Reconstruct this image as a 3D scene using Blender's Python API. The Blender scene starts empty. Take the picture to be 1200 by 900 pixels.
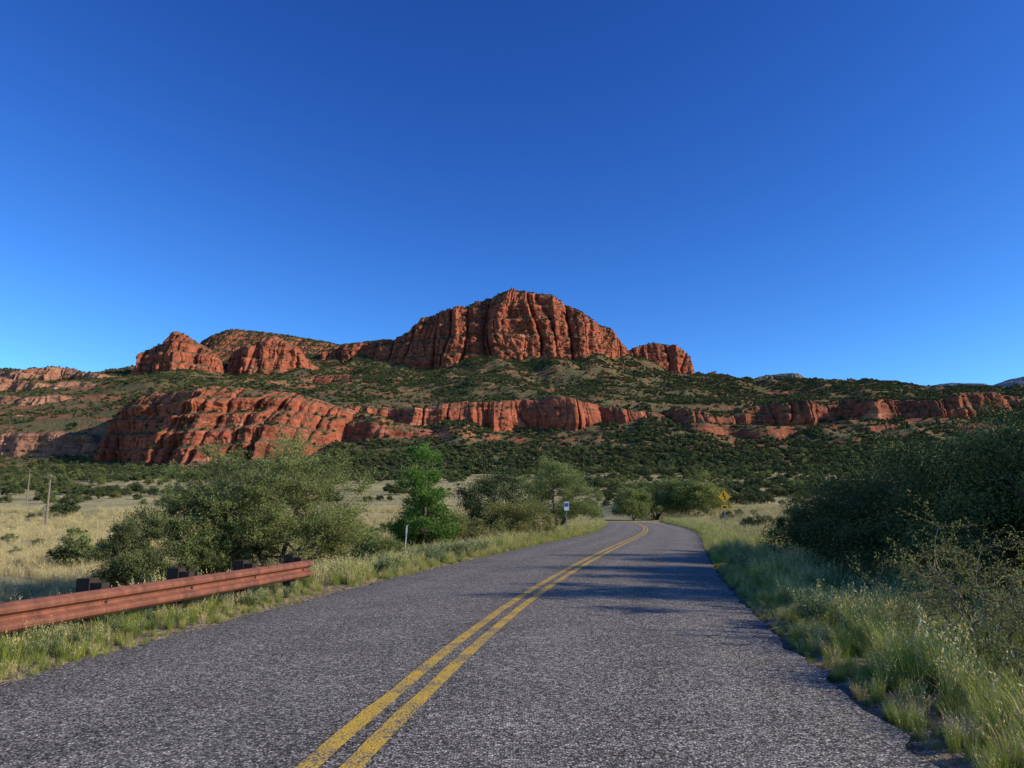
import bpy, math, numpy as np
from mathutils import Vector
rng=np.random.default_rng(7)
F=880.0; HY=599.0; PITCH=math.atan((HY-450)/F); CH=1.6
cp,sp=math.cos(PITCH),math.sin(PITCH)
def elev(y):
    v=(450-np.asarray(y,float))/F
    return (sp+v*cp)/(cp-v*sp)
def zof(y,D): return CH+np.asarray(D)*elev(y)
def xof(x,y,D):
    v=(450-np.asarray(y,float))/F
    return (np.asarray(x)-600)/F/(cp-v*sp)*D
def sst(a,b,x):
    t=np.clip((x-a)/(b-a),0,1); return t*t*(3-2*t)
# ---------- noise
R=np.random.default_rng(3).random((256,256))
def vn(x,y,s=0):
    x=np.asarray(x,float)+s*17.37; y=np.asarray(y,float)+s*9.71
    x,y=x*.921-y*.389,x*.389+y*.921
    xi=np.floor(x).astype(int); yi=np.floor(y).astype(int)
    fx=x-xi; fy=y-yi; fx=fx*fx*(3-2*fx); fy=fy*fy*(3-2*fy)
    a=R[xi&255,yi&255]; b=R[(xi+1)&255,yi&255]; c=R[xi&255,(yi+1)&255]; d=R[(xi+1)&255,(yi+1)&255]
    return (a*(1-fx)+b*fx)*(1-fy)+(c*(1-fx)+d*fx)*fy
def fbm(x,y,o=4,s=0):
    r=0;a=.5;n=0
    for i in range(o):
        r=r+a*vn(x*2**i,y*2**i,s+i*3); n+=a; a*=.5
    return r/n
def ridged(x,y,o=3,s=0):
    r=0;a=.5;n=0
    for i in range(o):
        r=r+a*(1-np.abs(2*vn(x*2**i,y*2**i,s+i*5)-1)); n+=a; a*=.5
    return r/n
# ---------- road centreline
rp=[(391,900),(480,812),(612,703),(700,652),(738,634),(758,625.5),(757,618),(744,612.5)]
pts=[]
for x,y in rp:
    D=-CH/float(elev(y)); pts.append((float(xof(x,y,D)),D))
x0,y0=pts[0]; x1,y1=pts[1]; s=(x1-x0)/(y1-y0)
pts=[(x0-s*(y0+60),-60),(x0-s*(y0+20),-20)]+pts
xe,ye=pts[-1]
pts+= [(xe+1.5,ye+25),(xe-2,ye+55),(xe-12,ye+85),(xe-30,ye+110)]
px=np.array([p[0] for p in pts]);py=np.array([p[1] for p in pts])
cy=np.linspace(-60,py[-1],900)
cx=np.interp(cy,py,px)
for k in range(3):
    w=np.interp(cy,[-60,0,20,60,200],[9,9,15,25,35]).astype(int)
    cs=np.concatenate([[0],np.cumsum(cx)])
    n=len(cx); i=np.arange(n); ww=np.minimum(np.minimum(w,i),n-1-i)
    cx=(cs[i+ww+1]-cs[i-ww])/(2*ww+1)
dcx=np.gradient(cx,cy)
def roadd(X,Y):
    c=np.interp(Y,cy,cx); g=np.interp(Y,cy,dcx)
    return (X-c)/np.sqrt(1+g*g)
YEND=py[-1]
# ---------- terrain height
XK=np.array([-500,0,100,200,300,400,500,600,700,800,900,1000,1100,1200,1700.])
DK=np.array([100,200,320,450,646,668,900,1100,1250,1700,14000.])
T=np.array([
[624,624,624,624,624,622,620,616,612,610,609,608,606,604,600],
[588,588,588,588,588,588,588,588,589,590,591,592,592,592,590],
[572,572,572,572,572,571,571,571,571,572,574,575,575,575,575],
[560,560,560,558,556,555,555,554,553,552,551,550,550,550,550],
[535,535,535,535,520,503,496,494,492,492,492,492,492,490,486],
[498,498,495,485,480,475,473,471,471,473,473,470,469,466,462],
[462,460,456,449,449,449,448,444,440,455,459,460,461,462,462],
[440,440,440,437,437,434,430,421,418,441,449,453,459,461,460],
[433,433,438,428,422,412,404,404,410,440,447,452,459,461,460],
[520]*15,[592]*15],float)
def H(X,Y,detail=True):
    X=np.asarray(X,float);Y=np.asarray(Y,float)
    D=np.clip(Y,100,13999)
    xs=np.clip(600+F*X/np.maximum(Y,60)*0.985,-499,1699)
    yi=np.clip(np.searchsorted(DK,D)-1,0,len(DK)-2); xi=np.clip(np.searchsorted(XK,xs)-1,0,len(XK)-2)
    ty=(D-DK[yi])/(DK[yi+1]-DK[yi]); tx=(xs-XK[xi])/(XK[xi+1]-XK[xi]); tx=tx*tx*(3-2*tx)
    def zz(a,b): return CH+DK[a]*elev(T[a,b])
    z=(zz(yi,xi)*(1-tx)+zz(yi,xi+1)*tx)*(1-ty)+(zz(yi+1,xi)*(1-tx)+zz(yi+1,xi+1)*tx)*ty
    d=roadd(X,np.clip(Y,-60,YEND))
    near=np.where(d<0, -1.45*sst(4.6,12,-d), -0.25*sst(4.4,6,d)+0.75*sst(7,15,d)+0.5*sst(15,40,d))
    wf=sst(70,150,Y)
    z=near*(1-wf)+z*wf
    cor=(1-sst(4.3,20,np.abs(d)))*(1-sst(YEND-30,YEND+10,Y))
    z=z*(1-cor*wf)
    z=z-0.05*(1-sst(3.9,4.1,np.abs(d)))*(Y<YEND) -0.01
    z=z+ (fbm(X/3.1,Y/3.1,3,1)-.5)*0.35*sst(4.2,8,np.abs(d))*(1-sst(200,400,Y)) 
    m=sst(470,600,Y)*(1-.7*sst(600,640,Y)*(1-sst(700,800,Y)))*(.3+.7*sst(60,260,xs))
    z=z+m*((fbm(X/70,Y/70,4,2)-.5)*16+(ridged(X/90,Y/260,3,4)-.6)*26+(fbm(X/9,Y/9,3,5)-.5)*4)*(1-sst(1500,2500,Y)*.9)
    z=z+sst(150,300,Y)*(fbm(X/60,Y/40,3,6)-.5)*4
    return z
# ---------- mesh helpers
def mkmesh(name,V,Q,mats,mi=None,smooth=False,tint=None,link=True):
    V=np.asarray(V,np.float32);Q=np.asarray(Q,np.int32)
    me=bpy.data.meshes.new(name); me.vertices.add(len(V)); me.vertices.foreach_set("co",V.ravel())
    me.loops.add(Q.size); me.loops.foreach_set("vertex_index",Q.ravel())
    me.polygons.add(len(Q)); me.polygons.foreach_set("loop_start",np.arange(0,Q.size,Q.shape[1],dtype=np.int32))
    me.polygons.foreach_set("loop_total",np.full(len(Q),Q.shape[1],np.int32))
    for m in mats: me.materials.append(m)
    if mi is not None: me.polygons.foreach_set("material_index",np.asarray(mi,np.int32))
    me.polygons.foreach_set("use_smooth",np.full(len(Q),smooth))
    if tint is not None:
        a=me.attributes.new("tint",'FLOAT','POINT'); a.data.foreach_set("value",np.asarray(tint,np.float32))
    me.update(); me.validate()
    ob=bpy.data.objects.new(name,me)
    if link: bpy.context.scene.collection.objects.link(ob)
    return ob
def gridq(nr,nc):
    i=np.arange(nr-1)[:,None]*nc+np.arange(nc-1)[None,:]
    return np.stack([i,i+1,i+nc+1,i+nc],-1).reshape(-1,4)
# ---------- material helper
def newmat(name,rough=.9,spec=.2):
    m=bpy.data.materials.new(name); m.use_nodes=True; nt=m.node_tree; b=nt.nodes["Principled BSDF"]
    b.inputs["Roughness"].default_value=rough; b.inputs["Specular IOR Level"].default_value=spec
    return m,nt,b
def N(nt,t,**k):
    n=nt.nodes.new(t)
    for a,v in k.items(): setattr(n,a,v)
    return n
def noise(nt,vec,scale,detail=4,rough=.5,mscale=None):
    if mscale is not None:
        mp=N(nt,"ShaderNodeMapping"); mp.inputs["Scale"].default_value=mscale; nt.links.new(vec,mp.inputs[0]); vec=mp.outputs[0]
    n=N(nt,"ShaderNodeTexNoise"); n.inputs["Scale"].default_value=scale; n.inputs["Detail"].default_value=detail; n.inputs["Roughness"].default_value=rough
    nt.links.new(vec,n.inputs["Vector"]); return n.outputs["Fac"]
def ramp(nt,fac,stops,interp='LINEAR'):
    r=N(nt,"ShaderNodeValToRGB"); cr=r.color_ramp; cr.interpolation=interp
    while len(cr.elements)<len(stops): cr.elements.new(.5)
    for e,(p,c) in zip(cr.elements,stops):
        e.position=p; e.color=(c,c,c,1) if isinstance(c,(int,float)) else (*c,1)
    nt.links.new(fac,r.inputs[0]); return r.outputs[0]
def mix(nt,f,a,b,mode='MIX'):
    m=N(nt,"ShaderNodeMix",data_type='RGBA',blend_type=mode)
    for sck,v in ((m.inputs[0],f),(m.inputs[6],a),(m.inputs[7],b)):
        if hasattr(v,"links"): nt.links.new(v,sck)
        else: sck.default_value=v if isinstance(v,(int,float)) else (*v,1)
    return m.outputs[2]
def math_(nt,op,a,b=0.0):
    m=N(nt,"ShaderNodeMath",operation=op)
    for sck,v in ((m.inputs[0],a),(m.inputs[1],b)):
        if hasattr(v,"links"): nt.links.new(v,sck)
        else: sck.default_value=v
    return m.outputs[0]
def bump(nt,b,h,strength,dist):
    bp=N(nt,"ShaderNodeBump"); bp.inputs["Strength"].default_value=strength; bp.inputs["Distance"].default_value=dist
    nt.links.new(h,bp.inputs["Height"]); nt.links.new(bp.outputs[0],b.inputs["Normal"])
def pos(nt): return N(nt,"ShaderNodeNewGeometry").outputs["Position"]
def rockmat(name,soil=0.75,pale=0.0,dark=1.0):
    m,nt,b=newmat(name,.95,.1); p=pos(nt)
    st=noise(nt,p,1,4,.6,(.014,.014,.12)); 
    q=pale; K_=lambda *c: tuple(v*dark for v in c)
    col=ramp(nt,st,[(.30,K_(.21+q*.1,.058+q*.08,.032+q*.05)),(.42,K_(.40,.112+q*.07,.058+q*.05)),(.52,K_(.47,.142+q*.09,.072+q*.07)),(.60,K_(.33,.092+q*.06,.049+q*.04)),(.70,K_(.60,.27+q*.1,.16+q*.1))])
    f=noise(nt,p,.22,4,.65); col=mix(nt,1.0,col,ramp(nt,f,[(.3,.55),(.7,1.22)]),'MULTIPLY')
    ver=noise(nt,p,1,3,.6,(.12,.12,.012)); col=mix(nt,.6,col,ramp(nt,ver,[(.35,.42),(.6,1.1)]),'MULTIPLY')
    g=N(nt,"ShaderNodeNewGeometry"); sx=N(nt,"ShaderNodeSeparateXYZ"); nt.links.new(g.outputs["Normal"],sx.inputs[0])
    sn=noise(nt,p,.12,4,.6); up=math_(nt,'ADD',sx.outputs[2],math_(nt,'MULTIPLY',math_(nt,'SUBTRACT',sn,.5),.9))
    soilc=mix(nt,ramp(nt,sn,[(.42,0),(.55,1)]),(.36,.15,.08),(.10,.10,.042))
    col=mix(nt,ramp(nt,up,[(soil-.08,0),(soil+.08,1)]),col,soilc)
    nt.links.new(col,b.inputs["Base Color"])
    bump(nt,b,math_(nt,'ADD',noise(nt,p,.5,5,.7),math_(nt,'MULTIPLY',noise(nt,p,1,3,.6,(.05,.05,.8)),.5)),.9,1.8)
    return m
ROCK=rockmat("red_sandstone"); ROCK2=rockmat("pale_red_sandstone",.85,1.0); ROCK3=rockmat("shade_tinted_sandstone",.7,.2,.78)  # ROCK3: same sandstone darkened, shade on the cliff bands put into its colour
def groundmat():
    m,nt,b=newmat("ground_soil_grass",1,.02); p=pos(nt)
    n1=noise(nt,p,.045,4,.6); n2=noise(nt,p,.7,3,.7); n3=noise(nt,p,6,4,.75)
    fld=mix(nt,ramp(nt,n1,[(.42,0),(.64,1)]),(.50,.41,.185),(.35,.31,.135))
    fld=mix(nt,ramp(nt,n2,[(.45,0),(.62,.8)]),fld,(.54,.45,.24))
    st=noise(nt,p,1,5,.65,(.015,.06,1)); fld=mix(nt,ramp(nt,st,[(.52,0),(.64,.8)]),fld,(.16,.15,.07))  # dark shadow strips painted into the field colour
    fld=mix(nt,1,fld,ramp(nt,n3,[(.3,.45),(.7,1.35)]),'MULTIPLY')
    ny=N(nt,"ShaderNodeSeparateXYZ"); nt.links.new(p,ny.inputs[0])
    soil=mix(nt,ramp(nt,n3,[(.35,0),(.65,1)]),(.17,.11,.075),(.32,.24,.17))
    dn=math_(nt,'DIVIDE',ny.outputs[1],60.0)
    fld=mix(nt,ramp(nt,dn,[(.3,.75),(.8,0)]),fld,soil)
    s1=noise(nt,p,.02,4,.65); s2=noise(nt,p,.12,5,.75)
    band=noise(nt,p,1,3,.6,(.006,.006,.10))
    sl=mix(nt,ramp(nt,s2,[(.40,0),(.54,1)]),(.34,.145,.08),(.135,.13,.058))
    sl=mix(nt,ramp(nt,s1,[(.42,0),(.62,.75)]),sl,(.145,.14,.062))
    sl=mix(nt,ramp(nt,band,[(.56,0),(.60,.75)]),sl,(.40,.145,.08))
    dz=math_(nt,'ADD',math_(nt,'DIVIDE',ny.outputs[1],1000.0),math_(nt,'MULTIPLY',math_(nt,'SUBTRACT',n1,.5),.15))
    col=mix(nt,ramp(nt,dz,[(.43,0),(.49,1)]),fld,sl)
    nt.links.new(col,b.inputs["Base Color"])
    h=math_(nt,'ADD',math_(nt,'MULTIPLY',n3,.15),math_(nt,'ADD',math_(nt,'MULTIPLY',n2,.35),math_(nt,'MULTIPLY',s2,math_(nt,'DIVIDE',ny.outputs[1],160.))))
    bump(nt,b,h,.9,1.0); return m
GROUND=groundmat()
Ys=[-60.]
while Ys[-1]<1800:
    y=Ys[-1]; Ys.append(y+ (3 if y<-4 else .2 if y<22 else max(.2,y*.0085)))
Ys+= [2500,4000,7000,14000]
Ys=np.array(Ys); S=np.linspace(-1.35,1.35,980)
YY,SS=np.meshgrid(Ys,S,indexing='ij'); XX=SS*(YY+75)
ZZ=H(XX,YY)
mkmesh("ground_terrain",np.stack([XX,YY,ZZ],-1).reshape(-1,3),gridq(len(Ys),len(S)),[GROUND],smooth=True)
# ---------- rock ridges
scat=[]
def ridge(name,top,base,Db,Dt,nx,ny,K=5,amp=18,sc=38,seed=1,jag=2.0,mat=ROCK,strat=1.0,back=((6,0),(25,-1),(70,-8),(160,-40)),veg=.02,ledge=.3,skirt=.15,full=25):
    tx=[p[0] for p in top]; xs=np.linspace(tx[0],tx[-1],nx)
    ty=np.interp(xs,tx,[p[1] for p in top]); by=np.interp(xs,[p[0] for p in base],[p[1] for p in base])
    db=np.interp(xs,[p[0] for p in Db],[p[1] for p in Db]); dt=np.interp(xs,[p[0] for p in Dt],[p[1] for p in Dt])
    Zb=zof(by,db); Zt=zof(ty,dt)
    Xw=xof(xs,ty,dt)
    env=np.clip((Zt-Zb)/full,0,1)
    Zt=Zt+(fbm(Xw/16,Xw*0,4,seed)-.5)*jag*4*env+np.round((vn(Xw/22,Xw*0,seed+2)-.5)*3)*jag*.6*env
    t=np.linspace(-skirt,1,ny)[:,None]
    Z=Zb+(Zt-Zb)*t
    tc=np.clip(t,0,1)
    # ledges at shared absolute heights so strata stay level across the face
    Zr=Z+ (vn(Xw/80,Xw*0,seed+3)-.5)*8
    z0_,z1_=float(Zb.min()),float(Zt.max()); k=(Zr-z0_)/(z1_-z0_)*(K+1)
    kf=np.floor(k); stair=(kf+sst(1-ledge,1,k-kf))-k
    fr=np.clip(tc+stair/(K+1)*.75*np.sin(tc*np.pi)**.5,0,1)
    D=db+(dt-db)*fr+np.minimum(t,0)*25*(.15/skirt)
    yy=by+(ty-by)*t; X=xof(xs,yy,D)
    a=amp*env
    Xn=X+sc*.4*(fbm(X/sc*1.1,Z/sc*.5,2,seed+20)-.5)*2; Zn=Z+3.0*(fbm(X/35,Z/35,2,seed+21)-.5)*2
    n=(ridged(Xn/sc,Z/(sc*6),2,seed+5)-.5)*2*.8+(fbm(Xn/sc*2.4,Z/(sc*2.0),3,seed+6)-.5)*1.0
    crack=(1-np.abs(2*vn(Xn/(sc*.42),Z/(sc*5),seed+30)-1))**7
    crack2=(1-np.abs(2*vn(Xn/(sc*.17),Z/(sc*2.6),seed+31)-1))**6
    fine=(fbm(X/6,Z/5,4,seed+32)-.5)
    se=np.clip(env,0,1)*strat*(.35+1.3*vn(X/45,Z/20,seed+33))
    cap=a*.5*sst(.86,1.0,t)**2
    D2=D-a*n+a*.50*crack+a*.16*crack2-a*.40*fine+cap-se*(vn(Zn/7.5,X/150,seed+8)-.5)*3.4-se*(vn(Zn/2.6,X/60,seed+9)-.5)*1.5
    rows=[np.stack([X,D2,Z],-1)]
    last=rows[0][-1]
    for dy,dz in back:
        r=last.copy(); r[:,0]*= (r[:,1]+dy)/r[:,1]; r[:,1]+=dy; r[:,2]+=dz+(fbm(Xw/12,Xw*0+dy,3,seed)-.5)*3*env; rows.append(r[None])
    V=np.concatenate(rows,0); nr=V.shape[0]
    ob=mkmesh(name,V.reshape(-1,3),gridq(nr,nx),[mat])
    gx=np.gradient(V,axis=1);gy=np.gradient(V,axis=0); nm=np.cross(gx,gy); nz=np.abs(nm[...,2])/(np.linalg.norm(nm,axis=-1)+1e-9)
    area=np.linalg.norm(nm,axis=-1)
    pr=(nz>.6)*area*veg
    sel=rng.random(pr.shape)<pr
    scat.append(V[sel]); return ob
ridge("sandstone_butte",
 [(372,428),(378,412),(392,402),(430,398),(470,394),(480,388),(492,372),(510,366),(528,362),(545,357),(560,349),(580,343),(600,340),(625,342),(648,347),(662,353),(672,362),(690,372),(705,382),(716,386),(728,398),(738,410),(744,424)],
 [(372,434),(430,436),(480,438),(540,434),(600,428),(640,424),(670,424),(700,418),(744,430)],
 [(372,1190),(430,1150),(480,1120),(560,1070),(640,1070),(700,1100),(744,1150)],
 [(372,1210),(430,1195),(500,1185),(560,1180),(620,1185),(690,1165),(744,1170)],1100,330,K=4,amp=27,sc=54,seed=14,jag=1.2,veg=.05,strat=1.0)
ridge("sandstone_butte",
 [(732,424),(736,412),(748,406),(768,400),(790,404),(800,410),(808,418),(812,430),(814,442)],
 [(732,430),(760,430),(790,438),(814,446)],[(732,1230),(770,1190),(814,1200)],[(732,1240),(770,1240),(814,1220)],380,150,K=3,amp=16,sc=34,seed=21,jag=1.0)
ridge("sandstone_knob",
 [(150,440),(160,428),(166,414),(176,407),(188,402),(196,394),(205,387),(216,391),(228,400),(244,407),(256,418),(264,436)],
 [(150,442),(200,440),(264,442)],[(150,1060),(205,1010),(264,1060)],[(150,1060),(205,1080),(264,1065)],520,200,K=3,amp=17,sc=36,seed=33,jag=.6)
ridge("sandstone_knob",
 [(258,442),(264,422),(270,406),(290,400),(300,405),(308,396),(322,393),(336,400),(350,406),(362,424),(374,430),(384,442)],
 [(258,444),(310,446),(384,444)],[(258,1080),(310,1040),(384,1100)],[(258,1080),(310,1100),(384,1110)],560,180,K=3,amp=17,sc=32,seed=41,jag=.9)
ridge("distant_mesa",
 [(215,430),(235,402),(252,391),(275,386),(300,387),(330,391),(360,397),(395,402),(440,399),(500,398)],
 [(215,436),(300,432),(400,425),(500,420)],[(215,1500),(500,1450)],[(215,1720),(500,1650)],520,120,K=7,amp=14,sc=60,seed=51,jag=.6,veg=.07,ledge=.8)
ridge("sandstone_mesa",
 [(104,556),(112,532),(119,512),(130,492),(148,474),(164,459),(195,453),(230,452),(270,453),(310,454),(340,457),(365,464),(385,470),(400,475),(430,484),(470,494),(520,508)],
 [(104,564),(150,562),(230,560),(300,553),(400,543),(460,532),(520,524)],
 [(104,595),(160,525),(230,495),(300,500),(400,545),(520,590)],
 [(104,625),(172,612),(230,580),(310,575),(400,600),(520,630)],1300,360,K=5,amp=17,sc=34,seed=61,jag=.5,strat=1.3,veg=.03,ledge=.3)
def band(seed,x0,x1,toppts,hpx,D,veg=.04,amp=10,nx=1200,sc=26,dd=12,wig=14,mat=ROCK,hv=.5):
    m=int((x1-x0)/9)
    xx=np.linspace(x0,x1,m); tp=np.interp(xx,[p[0] for p in toppts],[p[1] for p in toppts])
    hs=hpx*(1-hv*np.clip(vn(xx/55,xx*0,seed)*1.7-.35,0,1)); e=np.minimum(1,np.minimum(xx-x0,x1-xx)/25); hs=hs*e
    bl=tp+hpx; tl=bl-hs+(vn(xx/20,xx*0,seed+1)-.5)*3
    dd_=D+(vn(xx/38,xx*0,seed+2)-.5)*wig*2
    ridge("sandstone_cliff_band",list(zip(xx,tl)),list(zip(xx,bl)),list(zip(xx,dd_)),list(zip(xx,dd_+dd)),nx,120,K=2,amp=amp,sc=sc,seed=seed,jag=.8,back=((4,.3),(12,0),(30,-3),(60,-14)),veg=veg,strat=1.0,mat=mat,skirt=.9,full=14)
band(71,340,800,[(380,465),(430,466),(500,465),(530,461),(600,461),(640,458),(700,461),(760,467),(785,472)],28,632)
band(76,760,1500,[(790,470),(830,467),(860,464),(900,460),(960,462),(1000,458),(1060,461),(1120,459),(1200,456),(1400,455)],27,634,nx=1500,mat=ROCK3,hv=.7,veg=.10,wig=17)
band(81,-350,190,[(-300,428),(0,429),(60,427),(110,433),(150,437)],17,1015,wig=25,mat=ROCK2,hv=.3)
band(86,-350,150,[(-300,459),(0,460),(70,461),(130,470)],22,790,mat=ROCK2,hv=.3,veg=.01)
band(88,-350,140,[(-300,484),(0,485),(70,485),(130,492)],12,705,mat=ROCK2,hv=.4,veg=.01)
band(91,-350,135,[(-300,500),(0,501),(60,499),(110,505)],33,630,amp=8,mat=ROCK2,hv=.25,wig=6,veg=.01)
band(96,-350,130,[(-300,442),(0,441),(120,448)],14,900,mat=ROCK2,hv=.3,veg=.01)
band(99,370,640,[(400,494),(470,492),(540,500),(610,504)],14,575,amp=7,nx=500)
band(103,780,1400,[(850,495),(950,498),(1100,496),(1300,496)],10,580,amp=6,nx=700,mat=ROCK3)
band(107,420,720,[(430,452),(560,450),(700,449)],9,790,amp=6,nx=700,mat=ROCK3)
band(109,330,470,[(340,440),(460,438)],9,950,amp=6,nx=300)
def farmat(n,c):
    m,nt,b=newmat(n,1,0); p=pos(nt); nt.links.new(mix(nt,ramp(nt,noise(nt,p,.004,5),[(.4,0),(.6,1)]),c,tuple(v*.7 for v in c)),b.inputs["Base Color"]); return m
FM=farmat("haze_tinted_rock",(.22,.25,.27)); FM2=farmat("far_scrub_rock",(.17,.15,.12))  # FM: aerial haze painted in as a bluish base colour
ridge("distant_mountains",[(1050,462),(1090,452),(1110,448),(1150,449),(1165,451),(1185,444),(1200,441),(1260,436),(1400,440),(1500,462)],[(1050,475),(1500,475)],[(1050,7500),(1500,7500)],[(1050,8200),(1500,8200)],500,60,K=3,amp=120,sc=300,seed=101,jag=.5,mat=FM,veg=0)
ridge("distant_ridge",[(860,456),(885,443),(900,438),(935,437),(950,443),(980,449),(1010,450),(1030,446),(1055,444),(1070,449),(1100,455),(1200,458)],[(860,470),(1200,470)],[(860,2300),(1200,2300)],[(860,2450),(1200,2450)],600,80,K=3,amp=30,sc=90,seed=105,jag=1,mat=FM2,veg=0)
# ---------- road
def roadmat():
    m,nt,b=newmat("chipseal_asphalt",.9,.15); p=pos(nt)
    v=N(nt,"ShaderNodeTexVoronoi"); v.inputs["Scale"].default_value=55; nt.links.new(p,v.inputs["Vector"])
    sx=N(nt,"ShaderNodeSeparateColor"); nt.links.new(v.outputs["Color"],sx.inputs[0])
    c=ramp(nt,sx.outputs[0],[(0,(.072,.060,.045)),(.5,(.225,.196,.150)),(.85,(.42,.36,.28)),(1,(.70,.60,.47))])
    c=mix(nt,1,c,ramp(nt,v.outputs["Distance"],[(0,1.15),(.45,1),(.8,.25)]),'MULTIPLY')
    c=mix(nt,1,c,ramp(nt,noise(nt,p,.8,5,.6),[(.3,.85),(.7,1.15)]),'MULTIPLY')
    c=mix(nt,1,c,ramp(nt,noise(nt,p,14,3,.7),[(.3,.7),(.7,1.3)]),'MULTIPLY')
    uv=N(nt,"ShaderNodeAttribute",attribute_name="lat"); 
    w=ramp(nt,math_(nt,'ADD',math_(nt,'MULTIPLY',uv.outputs["Fac"],.125),.5),[(.0,.85),(.06,.95),(.17,1.1),(.25,.98),(.36,1.08),(.48,.92),(.52,.92),(.62,1.08),(.75,.98),(.85,1.1),(.95,.95),(1,.85)])
    c=mix(nt,1,c,w,'MULTIPLY')
    nt.links.new(c,b.inputs["Base Color"])
    h=math_(nt,'SUBTRACT',noise(nt,p,40,3,.6),v.outputs["Distance"])
    bump(nt,b,h,.9,.007); return m
def yellowmat():
    m,nt,b=newmat("worn_yellow_paint",.7,.3); p=pos(nt)
    v=N(nt,"ShaderNodeTexVoronoi"); v.inputs["Scale"].default_value=55; nt.links.new(p,v.inputs["Vector"])
    a=noise(nt,p,2.2,5,.6); f=math_(nt,'ADD',math_(nt,'MULTIPLY',a,.7),math_(nt,'MULTIPLY',v.outputs["Distance"],.45))
    c=mix(nt,ramp(nt,noise(nt,p,9,4,.7),[(.3,0),(.7,1)]),(.62,.36,.035),(.75,.48,.06))
    c=mix(nt,ramp(nt,f,[(.57,0),(.70,1)]),c,(.18,.155,.12))
    nt.links.new(c,b.inputs["Base Color"]); bump(nt,b,math_(nt,'SUBTRACT',0.5,v.outputs["Distance"]),.8,.005); return m
def strip(name,lats,z,mat,dense=1.0,ragged=0,seed=0):
    yy=[-50.]
    while yy[-1]<YEND-1: yy.append(yy[-1]+(1 if yy[-1]<0 else max(.12,.012*yy[-1])*dense))
    yy=np.array(yy); c=np.interp(yy,cy,cx); g=np.interp(yy,cy,dcx); l=np.sqrt(1+g*g)
    L=np.tile(np.array(lats,float),(len(yy),1))
    if ragged:
        L[:,0]+= (fbm(yy/.5,yy*0,3,seed)-.5)*ragged*2; L[:,-1]+=(fbm(yy/.5,yy*0+5,3,seed+1)-.5)*ragged*2
    X=c[:,None]+L/l[:,None]; Yv=yy[:,None]-L*(g/l)[:,None]
    Zv=z+0.05*(1-(np.abs(L)/4)**2)
    ob=mkmesh(name,np.stack([X,Yv,Zv],-1).reshape(-1,3),gridq(len(yy),L.shape[1]),[mat],smooth=True)
    a=ob.data.attributes.new("lat",'FLOAT','POINT'); a.data.foreach_set("value",L.ravel().astype(np.float32)); return ob
strip("road",[-3.95,-3.7,-3,-2,-1,0,1,2,3,3.5,3.8],0.0,roadmat(),ragged=.14)
YM=yellowmat()
mk=bpy.data.objects.new("road_markings",None); bpy.context.scene.collection.objects.link(mk)
for nm,a,b_ in (("yellow_line_a",-.21,-.07),("yellow_line_b",.06,.20)):
    o=strip(nm,[a,b_],0.005,YM,ragged=.014,seed=3); o.parent=mk
# ---------- foliage
def leafmat(name,c1,c2,c3,trans=.3):
    m,nt,b=newmat(name,.8,.12)
    t=N(nt,"ShaderNodeAttribute",attribute_name="tint").outputs["Fac"]
    oi=N(nt,"ShaderNodeObjectInfo").outputs["Random"]
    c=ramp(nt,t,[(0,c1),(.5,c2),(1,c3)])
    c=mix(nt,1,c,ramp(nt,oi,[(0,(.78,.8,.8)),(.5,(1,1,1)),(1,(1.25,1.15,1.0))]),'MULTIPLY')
    nt.links.new(c,b.inputs["Base Color"])
    if trans>0:
        tr=N(nt,"ShaderNodeBsdfTranslucent"); nt.links.new(c,tr.inputs[0]); ms=N(nt,"ShaderNodeMixShader"); ms.inputs[0].default_value=trans
        out=nt.nodes["Material Output"]; nt.links.new(b.outputs[0],ms.inputs[1]); nt.links.new(tr.outputs[0],ms.inputs[2]); nt.links.new(ms.outputs[0],out.inputs[0])
    return m
def barkmat(name,c):
    m,nt,b=newmat(name,.95,.1); p=pos(nt); nt.links.new(mix(nt,ramp(nt,noise(nt,p,25,4),[(.35,0),(.65,1)]),c,tuple(v*.5 for v in c)),b.inputs["Base Color"]); return m
BARK=barkmat("bark",(.16,.12,.09)); TWIG=barkmat("pale_twig",(.26,.21,.14))
L_MESQ=leafmat("mesquite_leaves",(.10,.13,.04),(.19,.225,.07),(.29,.32,.115),.3)
L_JUN=leafmat("juniper_leaves",(.038,.052,.02),(.075,.095,.036),(.135,.155,.058),0)
L_ASH=leafmat("ash_leaves",(.06,.12,.022),(.12,.22,.04),(.20,.32,.07),.35)
L_DARK=leafmat("scrub_oak_leaves",(.028,.046,.017),(.055,.078,.03),(.10,.13,.05),0)
L_OAK=leafmat("oak_leaves",(.038,.056,.018),(.08,.102,.034),(.155,.18,.062),0)
L_OLIVE=leafmat("olive_leaves",(.10,.11,.035),(.20,.20,.065),(.31,.30,.105),.3)
L_OLIV2=leafmat("hill_scrub_leaves",(.07,.08,.03),(.13,.135,.05),(.21,.21,.08),0)
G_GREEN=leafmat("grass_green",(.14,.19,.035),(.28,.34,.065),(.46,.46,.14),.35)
G_DRY=leafmat("grass_dry",(.30,.24,.10),(.50,.41,.19),(.64,.55,.30),0)
G_WEED=leafmat("weed_leaves",(.12,.16,.055),(.21,.26,.10),(.31,.34,.17),.3)
G_FLOW=leafmat("weed_flowers",(.45,.42,.36),(.55,.52,.47),(.65,.6,.6),0)
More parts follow.
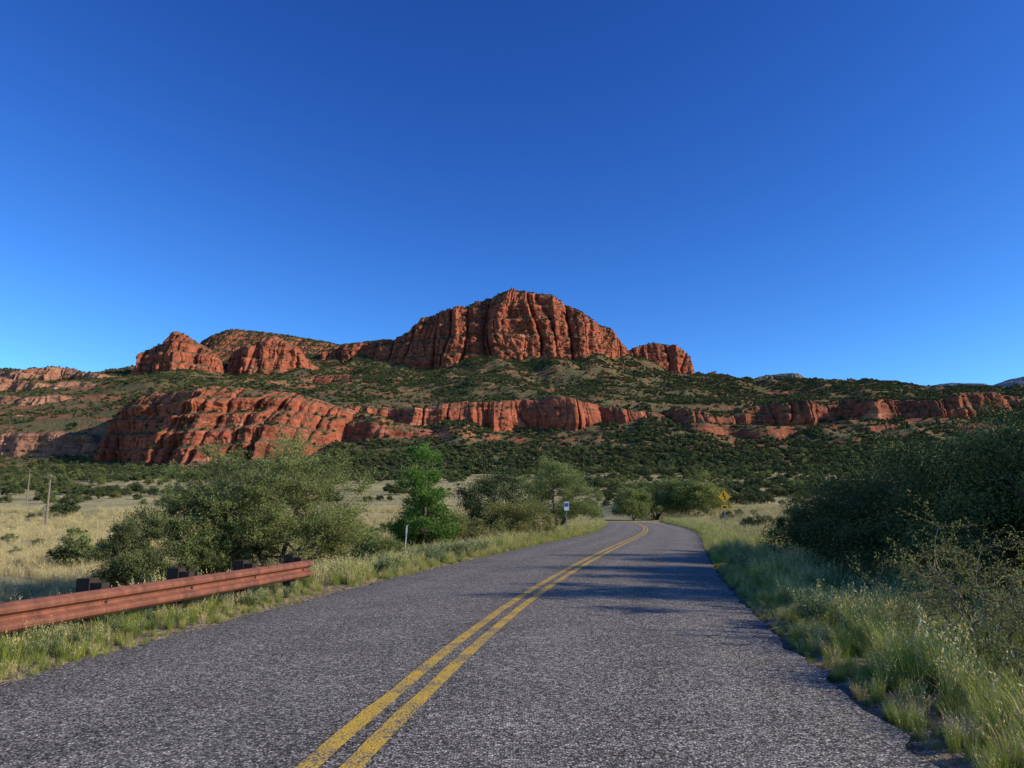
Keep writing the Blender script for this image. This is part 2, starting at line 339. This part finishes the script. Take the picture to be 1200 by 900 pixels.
class B:
    def __init__(s): s.V=[];s.Q=[];s.M=[];s.T=[];s.n=0
    def add(s,V,Q,m,t):
        V=np.asarray(V,float).reshape(-1,3); s.V.append(V); s.Q.append(np.asarray(Q)+s.n); s.M.append(np.full(len(Q),m)); s.T.append(np.broadcast_to(np.asarray(t,float),(len(V),))); s.n+=len(V)
    def ob(s,name,mats,link=True,smooth=False): return mkmesh(name,np.concatenate(s.V),np.concatenate(s.Q),mats,np.concatenate(s.M),smooth,np.concatenate(s.T),link)
    def tube(s,P,r,m=0,sides=5,t=.5):
        P=np.asarray(P,float); r=np.asarray(r,float); n=len(P)
        d=np.gradient(P,axis=0); d/=np.linalg.norm(d,axis=1)[:,None]+1e-9
        ref=np.array([.3,.9,.2]) if abs(d[0][2])>.5 else np.array([0,0,1.])
        a=np.cross(d,ref); a/=np.linalg.norm(a,axis=1)[:,None]+1e-9; b=np.cross(d,a)
        th=np.arange(sides)/sides*2*np.pi
        V=P[:,None]+r[:,None,None]*(np.cos(th)[None,:,None]*a[:,None]+np.sin(th)[None,:,None]*b[:,None])
        i=np.arange(n-1)[:,None]*sides; j=np.arange(sides)[None]; k=(j+1)%sides
        s.add(V,np.stack([i+j,i+k,i+sides+k,i+sides+j],-1).reshape(-1,4),m,t)
    def leaves(s,C,l,w,m,tint,r,dirs=None):
        n=len(C); d=r.normal(size=(n,3)) if dirs is None else dirs+r.normal(size=(n,3))*.45
        d/=np.linalg.norm(d,axis=1)[:,None]; q=np.cross(d,r.normal(size=(n,3))); q/=np.linalg.norm(q,axis=1)[:,None]+1e-9
        ll=(l*(.6+.8*r.random(n)))[:,None]; www=(w*(.6+.8*r.random(n)))[:,None]
        V=np.stack([C-d*ll,C+q*www,C+d*ll,C-q*www],1)
        s.add(V,np.arange(n*4).reshape(n,4),m,np.repeat(tint,4))
    def box(s,c,h,m=0,t=.5,rz=0):
        cc=np.array([[x,y,z] for z in (-1,1) for x,y in ((-1,-1),(1,-1),(1,1),(-1,1))],float)*np.array(h)
        R_=np.array([[math.cos(rz),-math.sin(rz),0],[math.sin(rz),math.cos(rz),0],[0,0,1]]); cc=cc@R_.T+np.array(c)
        s.add(cc,[[0,3,2,1],[4,5,6,7],[0,1,5,4],[1,2,6,5],[2,3,7,6],[3,0,4,7]],m,t)
def bush(name,mats,w,h,nclump=60,nleaf=30000,leaf=(.03,.012),seed=1,base=.08,clr=.16,stems=5,dens_in=.35,low=.45,zc=.40,open_=0,link=True):
    r=np.random.default_rng(seed); b=B()
    ph=r.random(6)*6.28
    C=[]
    while len(C)<nclump:
        d=r.normal(size=3); d[2]=abs(d[2])*1.1-low; d/=np.linalg.norm(d); 
        az=math.atan2(d[1],d[0]); lob=1+.16*math.sin(3*az+ph[0])+.12*math.sin(5*az+ph[1]+3*d[2])+.18*(r.random()-.5)
        rad=(dens_in+(1-dens_in)*r.random()**.6)*lob
        z0=h*base+h*(1-base)*zc; c=np.array([d[0]*w/2*rad,d[1]*w/2*rad,z0+d[2]*rad*((h-z0) if d[2]>0 else z0*1.1)])
        if c[2]<h*max(base*.6,.05): continue
        C.append(c)
    C=np.array(C)
    ends=[]
    for i in range(stems):
        a=i/stems*6.28+r.random(); rr=w*.2*(.5+r.random()); e=np.array([math.cos(a)*rr,math.sin(a)*rr,h*(.4+.25*r.random())])
        if stems==1: e=np.array([0,0,h*.8])
        q=np.linspace(0,1,7)[:,None]; Pp=q*e+np.sin(q*3.1)*r.normal(size=3)*.05*h*.5
        Pp[:,2]=q[:,0]**.85*e[2]; r0=.018*h*(1.6 if stems<3 else 1)
        b.tube(Pp,np.linspace(r0,r0*.35,7),0,6); ends.append(Pp)
    for c in C:
        P0=min((p for E in ends for p in E[1:]),key=lambda p:np.linalg.norm(p-c)+.4*abs(min(0,c[2]-p[2]))*3)
        q=np.linspace(0,1,5)[:,None]; Pp=P0*(1-q)+c*q+np.sin(q*3.14)*r.normal(size=3)*.04*h; b.tube(Pp,np.linspace(.006*h,.002*h,5),0,4)
    per=nleaf//nclump; 
    sz=.6+.8*r.random(nclump)
    for c,s_ in zip(C,sz):
        n=int(per*s_); g=r.normal(size=(n,3))*clr*w*.32*s_*np.array([1,1,.75])
        if open_:
            k=max(6,int(n/60)); di=r.normal(size=(k,3)); di[:,2]=np.abs(di[:,2])*.8; di/=np.linalg.norm(di,axis=1)[:,None]
            di*=clr*w*.9*s_; ii=r.integers(0,k,n); u=r.random(n)[:,None]; g=di[ii]*u+r.normal(size=(n,3))*.03*w*.4
            for v in di: b.tube([c,c+v*.5+r.normal(size=3)*.01,c+v],[.0016*h,.0012*h,.0006*h],0,3)
        pts_=c+g; ok=pts_[:,2]>.02; pts_=pts_[ok]
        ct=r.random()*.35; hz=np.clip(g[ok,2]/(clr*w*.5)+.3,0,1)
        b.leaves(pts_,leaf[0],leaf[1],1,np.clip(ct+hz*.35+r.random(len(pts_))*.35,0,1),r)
    return b.ob(name,mats,link)
def put(o,pxx,D,rz=0.,s=1.,dz=0,X=None):
    x=float(xof(pxx,HY,D)) if X is None else X
    o.location=(x,D,float(H(np.array([x]),np.array([D]))[0])-.03+dz); o.rotation_euler=(0,0,rz); o.scale=(s,s,s); return o
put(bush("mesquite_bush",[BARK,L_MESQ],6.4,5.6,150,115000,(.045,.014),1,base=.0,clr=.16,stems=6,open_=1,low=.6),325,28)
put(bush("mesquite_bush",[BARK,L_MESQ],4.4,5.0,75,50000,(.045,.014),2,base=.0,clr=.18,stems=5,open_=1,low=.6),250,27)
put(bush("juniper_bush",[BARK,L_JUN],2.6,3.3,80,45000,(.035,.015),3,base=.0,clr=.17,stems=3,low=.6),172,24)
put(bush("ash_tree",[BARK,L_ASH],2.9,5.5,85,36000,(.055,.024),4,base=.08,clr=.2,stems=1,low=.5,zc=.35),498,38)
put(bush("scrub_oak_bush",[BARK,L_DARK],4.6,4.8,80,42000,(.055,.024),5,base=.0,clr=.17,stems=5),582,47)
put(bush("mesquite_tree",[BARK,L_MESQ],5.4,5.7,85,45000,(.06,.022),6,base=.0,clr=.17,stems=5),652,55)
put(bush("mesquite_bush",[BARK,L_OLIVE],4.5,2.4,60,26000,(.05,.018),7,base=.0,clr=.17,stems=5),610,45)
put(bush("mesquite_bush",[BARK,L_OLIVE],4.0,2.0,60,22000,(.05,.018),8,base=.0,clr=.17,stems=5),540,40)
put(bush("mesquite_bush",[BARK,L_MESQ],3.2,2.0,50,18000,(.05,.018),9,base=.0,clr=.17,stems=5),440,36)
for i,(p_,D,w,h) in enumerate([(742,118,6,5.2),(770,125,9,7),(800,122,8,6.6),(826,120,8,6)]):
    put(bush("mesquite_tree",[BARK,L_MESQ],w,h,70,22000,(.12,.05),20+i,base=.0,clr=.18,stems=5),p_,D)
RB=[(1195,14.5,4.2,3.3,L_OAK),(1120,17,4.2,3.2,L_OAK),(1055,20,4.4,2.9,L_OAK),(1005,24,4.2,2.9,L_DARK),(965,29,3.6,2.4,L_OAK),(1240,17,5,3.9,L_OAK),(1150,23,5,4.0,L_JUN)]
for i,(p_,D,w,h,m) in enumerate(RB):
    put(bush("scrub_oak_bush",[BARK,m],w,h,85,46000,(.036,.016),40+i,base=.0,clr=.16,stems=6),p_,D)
for i,(X,Y,w,h) in enumerate([(15.2,12.0,5.5,6.3),(18,17.5,6,7),(19.5,24,6.5,7.2)]):  # unseen trees right of frame, added to shade the bushes and road
    put(bush("offscreen_shade_tree",[BARK,L_DARK],w,h,60,16000,(.08,.035),60+i,base=.0,clr=.18,stems=5),0,Y,X=X)
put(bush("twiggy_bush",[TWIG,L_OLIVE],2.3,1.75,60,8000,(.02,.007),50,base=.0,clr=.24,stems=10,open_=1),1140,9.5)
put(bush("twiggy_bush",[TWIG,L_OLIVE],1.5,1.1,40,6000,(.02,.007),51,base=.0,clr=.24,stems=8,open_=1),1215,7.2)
# ---------- instancing
def scatter(name,P,scl,objs):
    P=np.asarray(P,np.float32); n=len(P); me=bpy.data.meshes.new(name); me.vertices.add(n); me.vertices.foreach_set("co",P.ravel())
    a=me.attributes.new("scl",'FLOAT_VECTOR','POINT'); sv=np.asarray(scl,np.float32)
    if sv.ndim==1: sv=np.stack([sv,sv,sv],-1)
    a.data.foreach_set("vector",sv.ravel())
    a=me.attributes.new("rot",'FLOAT_VECTOR','POINT'); rv=np.zeros((n,3),np.float32); rv[:,2]=rng.random(n)*6.28; rv[:,:2]=rng.normal(size=(n,2))*.06; a.data.foreach_set("vector",rv.ravel())
    a=me.attributes.new("idx",'INT','POINT'); a.data.foreach_set("value",rng.integers(0,len(objs),n).astype(np.int32))
    ob=bpy.data.objects.new(name,me); bpy.context.scene.collection.objects.link(ob)
    col=bpy.data.collections.new(name+"_parts")
    for o in objs: col.objects.link(o)
    g=bpy.data.node_groups.new(name,'GeometryNodeTree'); g.interface.new_socket("Geometry",in_out='INPUT',socket_type='NodeSocketGeometry'); g.interface.new_socket("Geometry",in_out='OUTPUT',socket_type='NodeSocketGeometry')
    gi=g.nodes.new("NodeGroupInput");go=g.nodes.new("NodeGroupOutput"); ip=g.nodes.new("GeometryNodeInstanceOnPoints"); ci=g.nodes.new("GeometryNodeCollectionInfo")
    ci.inputs["Collection"].default_value=col; ci.inputs["Separate Children"].default_value=True; ci.inputs["Reset Children"].default_value=True
    ip.inputs["Pick Instance"].default_value=True
    def na(nm,t):
        k=g.nodes.new("GeometryNodeInputNamedAttribute"); k.data_type=t; k.inputs["Name"].default_value=nm; return k.outputs["Attribute"]
    L=g.links.new; L(gi.outputs[0],ip.inputs["Points"]); L(ci.outputs[0],ip.inputs["Instance"]); L(na("idx",'INT'),ip.inputs["Instance Index"]); L(na("rot",'FLOAT_VECTOR'),ip.inputs["Rotation"]); L(na("scl",'FLOAT_VECTOR'),ip.inputs["Scale"]); L(ip.outputs[0],go.inputs[0])
    md=ob.modifiers.new("scatter",'NODES'); md.node_group=g; return ob
def unitb(name,m,seed,nl,leaf,w=2.,h=1.6,ncl=40): return bush(name,[BARK,m],w,h,ncl,nl,leaf,seed,base=0,clr=.2,stems=3,link=False)
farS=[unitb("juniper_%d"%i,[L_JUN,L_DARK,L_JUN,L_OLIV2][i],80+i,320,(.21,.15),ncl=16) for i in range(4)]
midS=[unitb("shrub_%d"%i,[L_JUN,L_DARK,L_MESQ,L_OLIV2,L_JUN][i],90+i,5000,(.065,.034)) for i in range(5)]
n=160000
Y=np.sqrt(rng.random(n)*(1290**2-430**2)+430**2); X=Y*(rng.random(n)*1.7-.85)
dn=fbm(X/22,Y/30,4,31); xs=600+F*X/Y
keep=(rng.random(n)<(np.clip((dn-.35)*3.4,.14,1)+.5*(1-sst(500,560,Y)))*(.35+.65*sst(80,220,xs)))
keep&=~((xs>120)&(xs<380)&(Y>495)&(Y<580))
X,Y=X[keep],Y[keep]; Z=H(X,Y)
P=np.stack([X,Y,Z-.3],-1); ex=np.concatenate(scat); print("ridge shrubs",len(ex)," slope",len(P))
P=np.concatenate([P,ex]); s=.7+1.5*rng.random(len(P))**2
s[-len(ex):]*=.75
scatter("juniper_woodland",P,s,farS)
n=12000
Y=120+400*rng.random(n)**.6; X=Y*(rng.random(n)*1.8-.9)
dn=fbm(X/40,Y/18,3,33); pr=np.clip(sst(370,430,Y)*1.0+np.clip((dn-.56)*4,0,.6)*sst(100,250,Y)+.03,0,1)
sx_=600+F*X/Y; pr=np.where((sx_>700)&(Y>150),np.maximum(pr,.6*sst(150,260,Y)),pr)
keep=(rng.random(n)<pr)&(np.abs(roadd(X,np.clip(Y,-60,YEND)))>8); X,Y=X[keep],Y[keep]
P1=np.stack([X,Y,H(X,Y)-.1],-1); s1=(.6+1.6*rng.random(len(X))**1.5)
n=520; Y=35+120*rng.random(n); X=Y*(rng.random(n)*1.5-.85); d=roadd(X,Y); k=((d<-9)|(d>8))&(rng.random(n)<.6); X,Y=X[k],Y[k]
P2=np.stack([X,Y,H(X,Y)-.1],-1); s2=.25+.85*rng.random(len(X))**2
P1=np.concatenate([P1,P2]); s1=np.concatenate([s1,s2])
scatter("valley_shrubs",P1,s1,midS); print("mid",len(P1))
def tuft(name,mat,nb,h,spread,wd,seed,lean=.35,extra=None):
    r=np.random.default_rng(seed); b=B()
    a=r.random(nb)*6.28; rr=spread*np.sqrt(r.random(nb)); base=np.stack([np.cos(a)*rr,np.sin(a)*rr,np.zeros(nb)],-1)
    hh=h*(.45+.6*r.random(nb)); a2=a+r.normal(size=nb)*.8; ln=lean*(.2+r.random(nb))*hh
    dr=np.stack([np.cos(a2),np.sin(a2),0*a2],-1); sd=np.stack([-np.sin(a2),np.cos(a2),0*a2],-1)
    ts=np.array([0,.35,.7,1.]); V=np.zeros((nb,4,2,3))
    for i,t in enumerate(ts):
        c=base+dr*(ln*t*t)[:,None]; c[:,2]+=hh*(t-.12*t*t*lean*2); w=wd*(1-t*.85)
        V[:,i,0]=c-sd*w; V[:,i,1]=c+sd*w
    o=np.arange(nb)[:,None]*8+np.arange(3)[None]*2
    Q=np.stack([o,o+1,o+3,o+2],-1).reshape(-1,4)
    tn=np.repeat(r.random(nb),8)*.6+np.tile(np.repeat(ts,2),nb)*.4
    b.add(V,Q,0,tn); mats=[mat]
    if extra: extra(b,r,base,dr,hh,ln); mats.append(extra.mat)
    return b.ob(name,mats,False)
def heads(b,r,base,dr,hh,ln):
    k=r.integers(0,len(base),len(base)//3)
    for t in np.linspace(.8,1.02,5):
        c=base[k]+dr[k]*(ln[k]*t*t)[:,None]; c[:,2]+=hh[k]*t*.93
        b.leaves(c+r.normal(size=c.shape)*.006,.018,.005,1,r.random(len(k))*.5+.4,r,np.tile([0,0,1.],(len(k),1)))
heads.mat=G_DRY
def weed(name,seed,flowers):
    r=np.random.default_rng(seed); b=B()
    for i in range(14):
        a=r.random()*6.28; l=.2+.25*r.random(); e=np.array([math.cos(a)*l*.45,math.sin(a)*l*.45,l]); q=np.linspace(0,1,5)[:,None]
        Pp=q*e; Pp[:,2]=q[:,0]**.8*l; b.tube(Pp,np.linspace(.004,.0015,5),0,3,.4)
        n=60; t=r.random(n)**.8; c=np.stack([np.interp(t,q[:,0],Pp[:,j]) for j in range(3)],-1)+r.normal(size=(n,3))*.022
        b.leaves(c,.02,.007,0,.2+.7*r.random(n),r)
        if flowers: c=Pp[-1]+r.normal(size=(8,3))*np.array([.02,.02,.035]); b.leaves(c,.007,.005,1,r.random(8),r)
    return b.ob(name,[G_WEED,G_FLOW],False)
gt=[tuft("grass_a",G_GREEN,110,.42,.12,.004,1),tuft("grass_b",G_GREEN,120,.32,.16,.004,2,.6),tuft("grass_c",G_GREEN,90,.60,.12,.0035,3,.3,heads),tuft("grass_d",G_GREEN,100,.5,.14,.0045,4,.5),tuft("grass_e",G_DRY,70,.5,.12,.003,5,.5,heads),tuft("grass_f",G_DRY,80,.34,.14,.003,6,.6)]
dt_=[tuft("dry_a",G_DRY,80,.42,.14,.003,11,.6),tuft("dry_b",G_DRY,60,.55,.12,.003,12,.5,heads),tuft("dry_c",G_DRY,80,.35,.14,.003,13,.6)]
wd_=[weed("weed_a",21,False),weed("weed_b",22,True),weed("weed_c",23,False)]
def verge(n,y0,y1,dl,dr_,pw=1.0):
    Yv=y0+(y1-y0)*rng.random(n)**pw; side=rng.random(n)<.5
    d=np.where(side,-(3.95+(dl-3.95)*rng.random(n)**1.3),3.9+(dr_-3.9)*rng.random(n)**1.3)
    c=np.interp(Yv,cy,cx);g=np.interp(Yv,cy,dcx);l=np.sqrt(1+g*g)
    X=c+d/l; Y=Yv-d*g/l; return X,Y,d
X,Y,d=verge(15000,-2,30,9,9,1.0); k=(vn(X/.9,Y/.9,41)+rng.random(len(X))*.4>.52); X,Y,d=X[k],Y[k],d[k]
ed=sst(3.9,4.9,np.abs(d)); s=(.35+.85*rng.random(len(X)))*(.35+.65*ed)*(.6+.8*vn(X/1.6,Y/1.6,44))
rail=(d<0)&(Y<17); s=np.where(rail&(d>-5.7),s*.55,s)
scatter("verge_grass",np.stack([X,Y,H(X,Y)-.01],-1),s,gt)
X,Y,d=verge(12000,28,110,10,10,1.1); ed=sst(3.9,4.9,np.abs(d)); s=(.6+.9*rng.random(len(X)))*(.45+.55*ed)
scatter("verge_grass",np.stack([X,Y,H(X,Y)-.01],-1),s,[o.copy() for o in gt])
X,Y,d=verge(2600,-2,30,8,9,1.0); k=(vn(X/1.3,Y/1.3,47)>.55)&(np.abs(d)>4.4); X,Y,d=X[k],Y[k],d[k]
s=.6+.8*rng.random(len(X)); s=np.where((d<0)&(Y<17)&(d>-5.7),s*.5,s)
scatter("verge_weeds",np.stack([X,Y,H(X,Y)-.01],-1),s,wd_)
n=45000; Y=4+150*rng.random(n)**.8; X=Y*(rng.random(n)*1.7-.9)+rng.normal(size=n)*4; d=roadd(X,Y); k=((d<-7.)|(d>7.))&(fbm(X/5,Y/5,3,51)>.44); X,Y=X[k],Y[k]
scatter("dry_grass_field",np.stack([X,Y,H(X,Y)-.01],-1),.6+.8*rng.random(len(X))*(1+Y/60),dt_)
# ---------- guardrail
def simplemat(n,c,c2,sc=6,rough=.7,metal=0,st=None):
    m,nt,b=newmat(n,rough,.2); p=pos(nt); f=noise(nt,p,sc,6,.7,st); nt.links.new(mix(nt,ramp(nt,f,[(.35,0),(.65,1)]),c,c2),b.inputs["Base Color"]); b.inputs["Metallic"].default_value=metal; bump(nt,b,f,.2,.005); return m
RUST=simplemat("rusted_steel",(.29,.105,.06),(.14,.058,.038),5,.7,0,(1,1,.25)); POST=simplemat("weathered_post",(.06,.035,.025),(.035,.025,.02),8,.9)
b=B(); A=np.array([-4.28,16.2,0]); Bp=np.array([-5.78,8.5,0]); dr=(Bp-A); dr/=np.linalg.norm(dr); nrm=np.array([-dr[1],dr[0],0]); 
if nrm[0]<0: nrm=-nrm
prof=[(0.0,.155),(.02,.15),(.075,.115),(.083,.085),(.075,.055),(.01,.022),(0,0),(.01,-.022),(.075,-.055),(.083,-.085),(.075,-.115),(.02,-.15),(0,-.155)]
prof=[(o_*1.1,z_*1.12) for o_,z_ in prof]
Lr=22; st=np.linspace(0,Lr,60); zc=.41
front=[];back=[]
for s_ in st:
    c=A+dr*s_
    front.append([c+nrm*o+np.array([0,0,zc+z]) for o,z in prof]); back.append([c+nrm*(o-.004)+np.array([0,0,zc+z]) for o,z in prof])
npf=len(prof); q=gridq(len(st),npf); b.add(np.array(front),q,0,.5); b.add(np.array(back),q[:,::-1],0,.5)
for s_ in np.arange(1.9,Lr,3.81):
    seg=[[A+dr*(s_+e)+nrm*(o+.005)+np.array([0,0,zc+z]) for o,z in prof] for e in (0,.32)]; b.add(np.array(seg),gridq(2,npf),0,.5)
th=np.linspace(0,math.pi,9); term=[]
for t in th:
    off=-dr*(math.sin(t)*.16); sh=nrm*(-.10+.10*math.cos(t)); term.append([A+off+sh+nrm*(o*math.cos(t))+np.array([0,0,zc+z]) for o,z in prof])
b.add(np.array(term),gridq(len(th),npf),0,.5)
rz=math.atan2(dr[1],dr[0])
for s_ in np.arange(.25,Lr,1.905):
    c=A+dr*s_; g=float(H(np.array([c[0]]),np.array([c[1]]))[0])
    pc=c-nrm*.29; b.box((pc[0],pc[1],(g-.3+.71)/2),(.09,.10,(.71-g+.3)/2),1,rz=rz)
    bc=c-nrm*.10; b.box((bc[0],bc[1],.46),(.075,.088,.195),1,rz=rz)
    b.box(tuple(c+nrm*.012+np.array([0,0,zc])),(.018,.010,.018),1,rz=rz)
gr=b.ob("guardrail",[RUST,POST])
# ---------- signs
YEL=simplemat("sign_yellow",(.62,.36,.02),(.55,.30,.02),3,.5); BLK=simplemat("sign_black",(.015,.015,.015),(.02,.02,.02),3,.6); GAL=simplemat("galvanised_steel",(.32,.32,.32),(.22,.22,.22),9,.5,.5); WHT=simplemat("sign_white",(.72,.74,.78),(.62,.66,.72),4,.5); BLU=simplemat("sign_blue",(.03,.10,.34),(.04,.12,.36),4,.5)
def sign_diamond(pxx,D):
    x=float(xof(pxx,590,D)); g=float(H(np.array([x]),np.array([D]))[0]); zc=float(zof(582,D)); b=B()
    b.box((0,0.03,(zc+.45-g)/2-.1),(.03,.02,(zc+.45-g)/2+.1),0)
    def dia(r,y,m,t=.004):
        V=[(0,y,-r),(r,y,0),(0,y,r),(-r,y,0)]; V2=[(a,y+t,c) for a,_,c in V]
        b.add(np.array(V+V2)+np.array([0,0,zc-g]),[[0,1,2,3],[7,6,5,4],[0,4,5,1],[1,5,6,2],[2,6,7,3],[3,7,4,0]],m,.5)
    dia(.56,0,1,.006); dia(.52,-.006,2,.004); dia(.485,-.012,1,.004)
    zz=zc-g
    b.box((.06,-.016,zz-.14),(.04,.002,.14),2); b.box((.0,-.016,zz+.04),(.10,.002,.04),2); b.box((-.06,-.016,zz+.13),(.04,.002,.05),2)
    b.add(np.array([(-.16,-.018,zz+.18),(.04,-.018,zz+.18),(-.055,-.018,zz+.33),(-.065,-.018,zz+.33)]),[[0,1,2,3]],2,.5)
    b.box((0,0,zz-.82),(.27,.004,.16),1); b.box((0,-.007,zz-.82),(.14,.002,.07),2)
    o=b.ob("curve_warning_sign",[GAL,YEL,BLK]); o.location=(x,D,g); return o
sign_diamond(849,60)
x=float(xof(664,597,50)); g=float(H(np.array([x]),np.array([50.]))[0]); b=B(); zt=float(zof(588,50))-g
b.box((0,.025,zt/2-.1),(.025,.02,zt/2+.1),0); b.box((0,0,zt-.28),(.15,.004,.28),1); b.box((0,-.007,zt-.20),(.12,.002,.12),2)
o=b.ob("roadside_sign",[GAL,WHT,BLU]); o.location=(x,50,g)
x=float(xof(474,640,31)); g=float(H(np.array([x]),np.array([31.]))[0]); b=B(); b.box((0,0,.75),(.02,.01,.95),0); b.box((0,-.013,1.5),(.035,.002,.10),0); o=b.ob("delineator_post",[WHT]); o.location=(x,31,g); o.rotation_euler=(0,.05,0)
WOOD=simplemat("pole_wood",(.26,.20,.15),(.18,.14,.10),8,.9)
for p_,D,h in ((55,110,8.0),(30,170,8.5)):
    x=float(xof(p_,600,D)); g=float(H(np.array([x]),np.array([float(D)]))[0]); b=B(); b.tube([(0,0,-.3),(0,0,h/2),(0,0,h)],[.17,.15,.11],0,8); b.box((0,-.14,h-.5),(.9,.05,.06),0)
    for k_ in (-.8,-.3,.3,.8): b.tube([(k_,-.14,h-.44),(k_,-.14,h-.34),(k_,-.14,h-.26)],[.04,.05,.03],0,6)
    o=b.ob("utility_pole",[WOOD]); o.location=(x,D,g)
# ---------- light
AZ=math.radians(102); EL=math.radians(23)
sv=Vector((math.sin(AZ)*math.cos(EL),math.cos(AZ)*math.cos(EL),math.sin(EL)))
sl=bpy.data.lights.new("sun",'SUN'); sl.energy=5; sl.angle=math.radians(.5); sl.color=(1,.90,.74)
so=bpy.data.objects.new("sun",sl); bpy.context.scene.collection.objects.link(so); so.rotation_euler=sv.to_track_quat('Z','Y').to_euler(); so.location=sv*100
w=bpy.data.worlds.new("World"); bpy.context.scene.world=w; w.use_nodes=True; nt=w.node_tree
sk=nt.nodes.new("ShaderNodeTexSky"); sk.sky_type='NISHITA'; sk.sun_disc=False; sk.sun_elevation=EL; sk.sun_rotation=AZ; sk.altitude=1300; sk.air_density=1.0; sk.dust_density=.2; sk.ozone_density=3
se=nt.nodes.new("ShaderNodeSeparateColor"); cb=nt.nodes.new("ShaderNodeCombineColor"); nt.links.new(sk.outputs[0],se.inputs[0])
for i,(m_,g_,k_) in enumerate(((.58,1.8,.78),(.92,1.6,.56),(1.4,1.25,.67))):
    a=math_(nt,'POWER',math_(nt,'MULTIPLY',se.outputs[i],m_),g_); nt.links.new(math_(nt,'MULTIPLY',a,k_),cb.inputs[i])
bg=nt.nodes["Background"]; nt.links.new(cb.outputs[0],bg.inputs[0]); bg.inputs[1].default_value=.14
cd=bpy.data.cameras.new("camera"); cd.sensor_width=36; cd.lens=36*F/1200; cd.clip_end=40000; cd.clip_start=.05
co=bpy.data.objects.new("camera",cd); bpy.context.scene.collection.objects.link(co); co.location=(0,0,CH); co.rotation_euler=(math.pi/2+PITCH,0,0)
sc=bpy.context.scene; sc.camera=co; sc.view_settings.view_transform='Standard'; sc.view_settings.look='None'; sc.view_settings.exposure=0
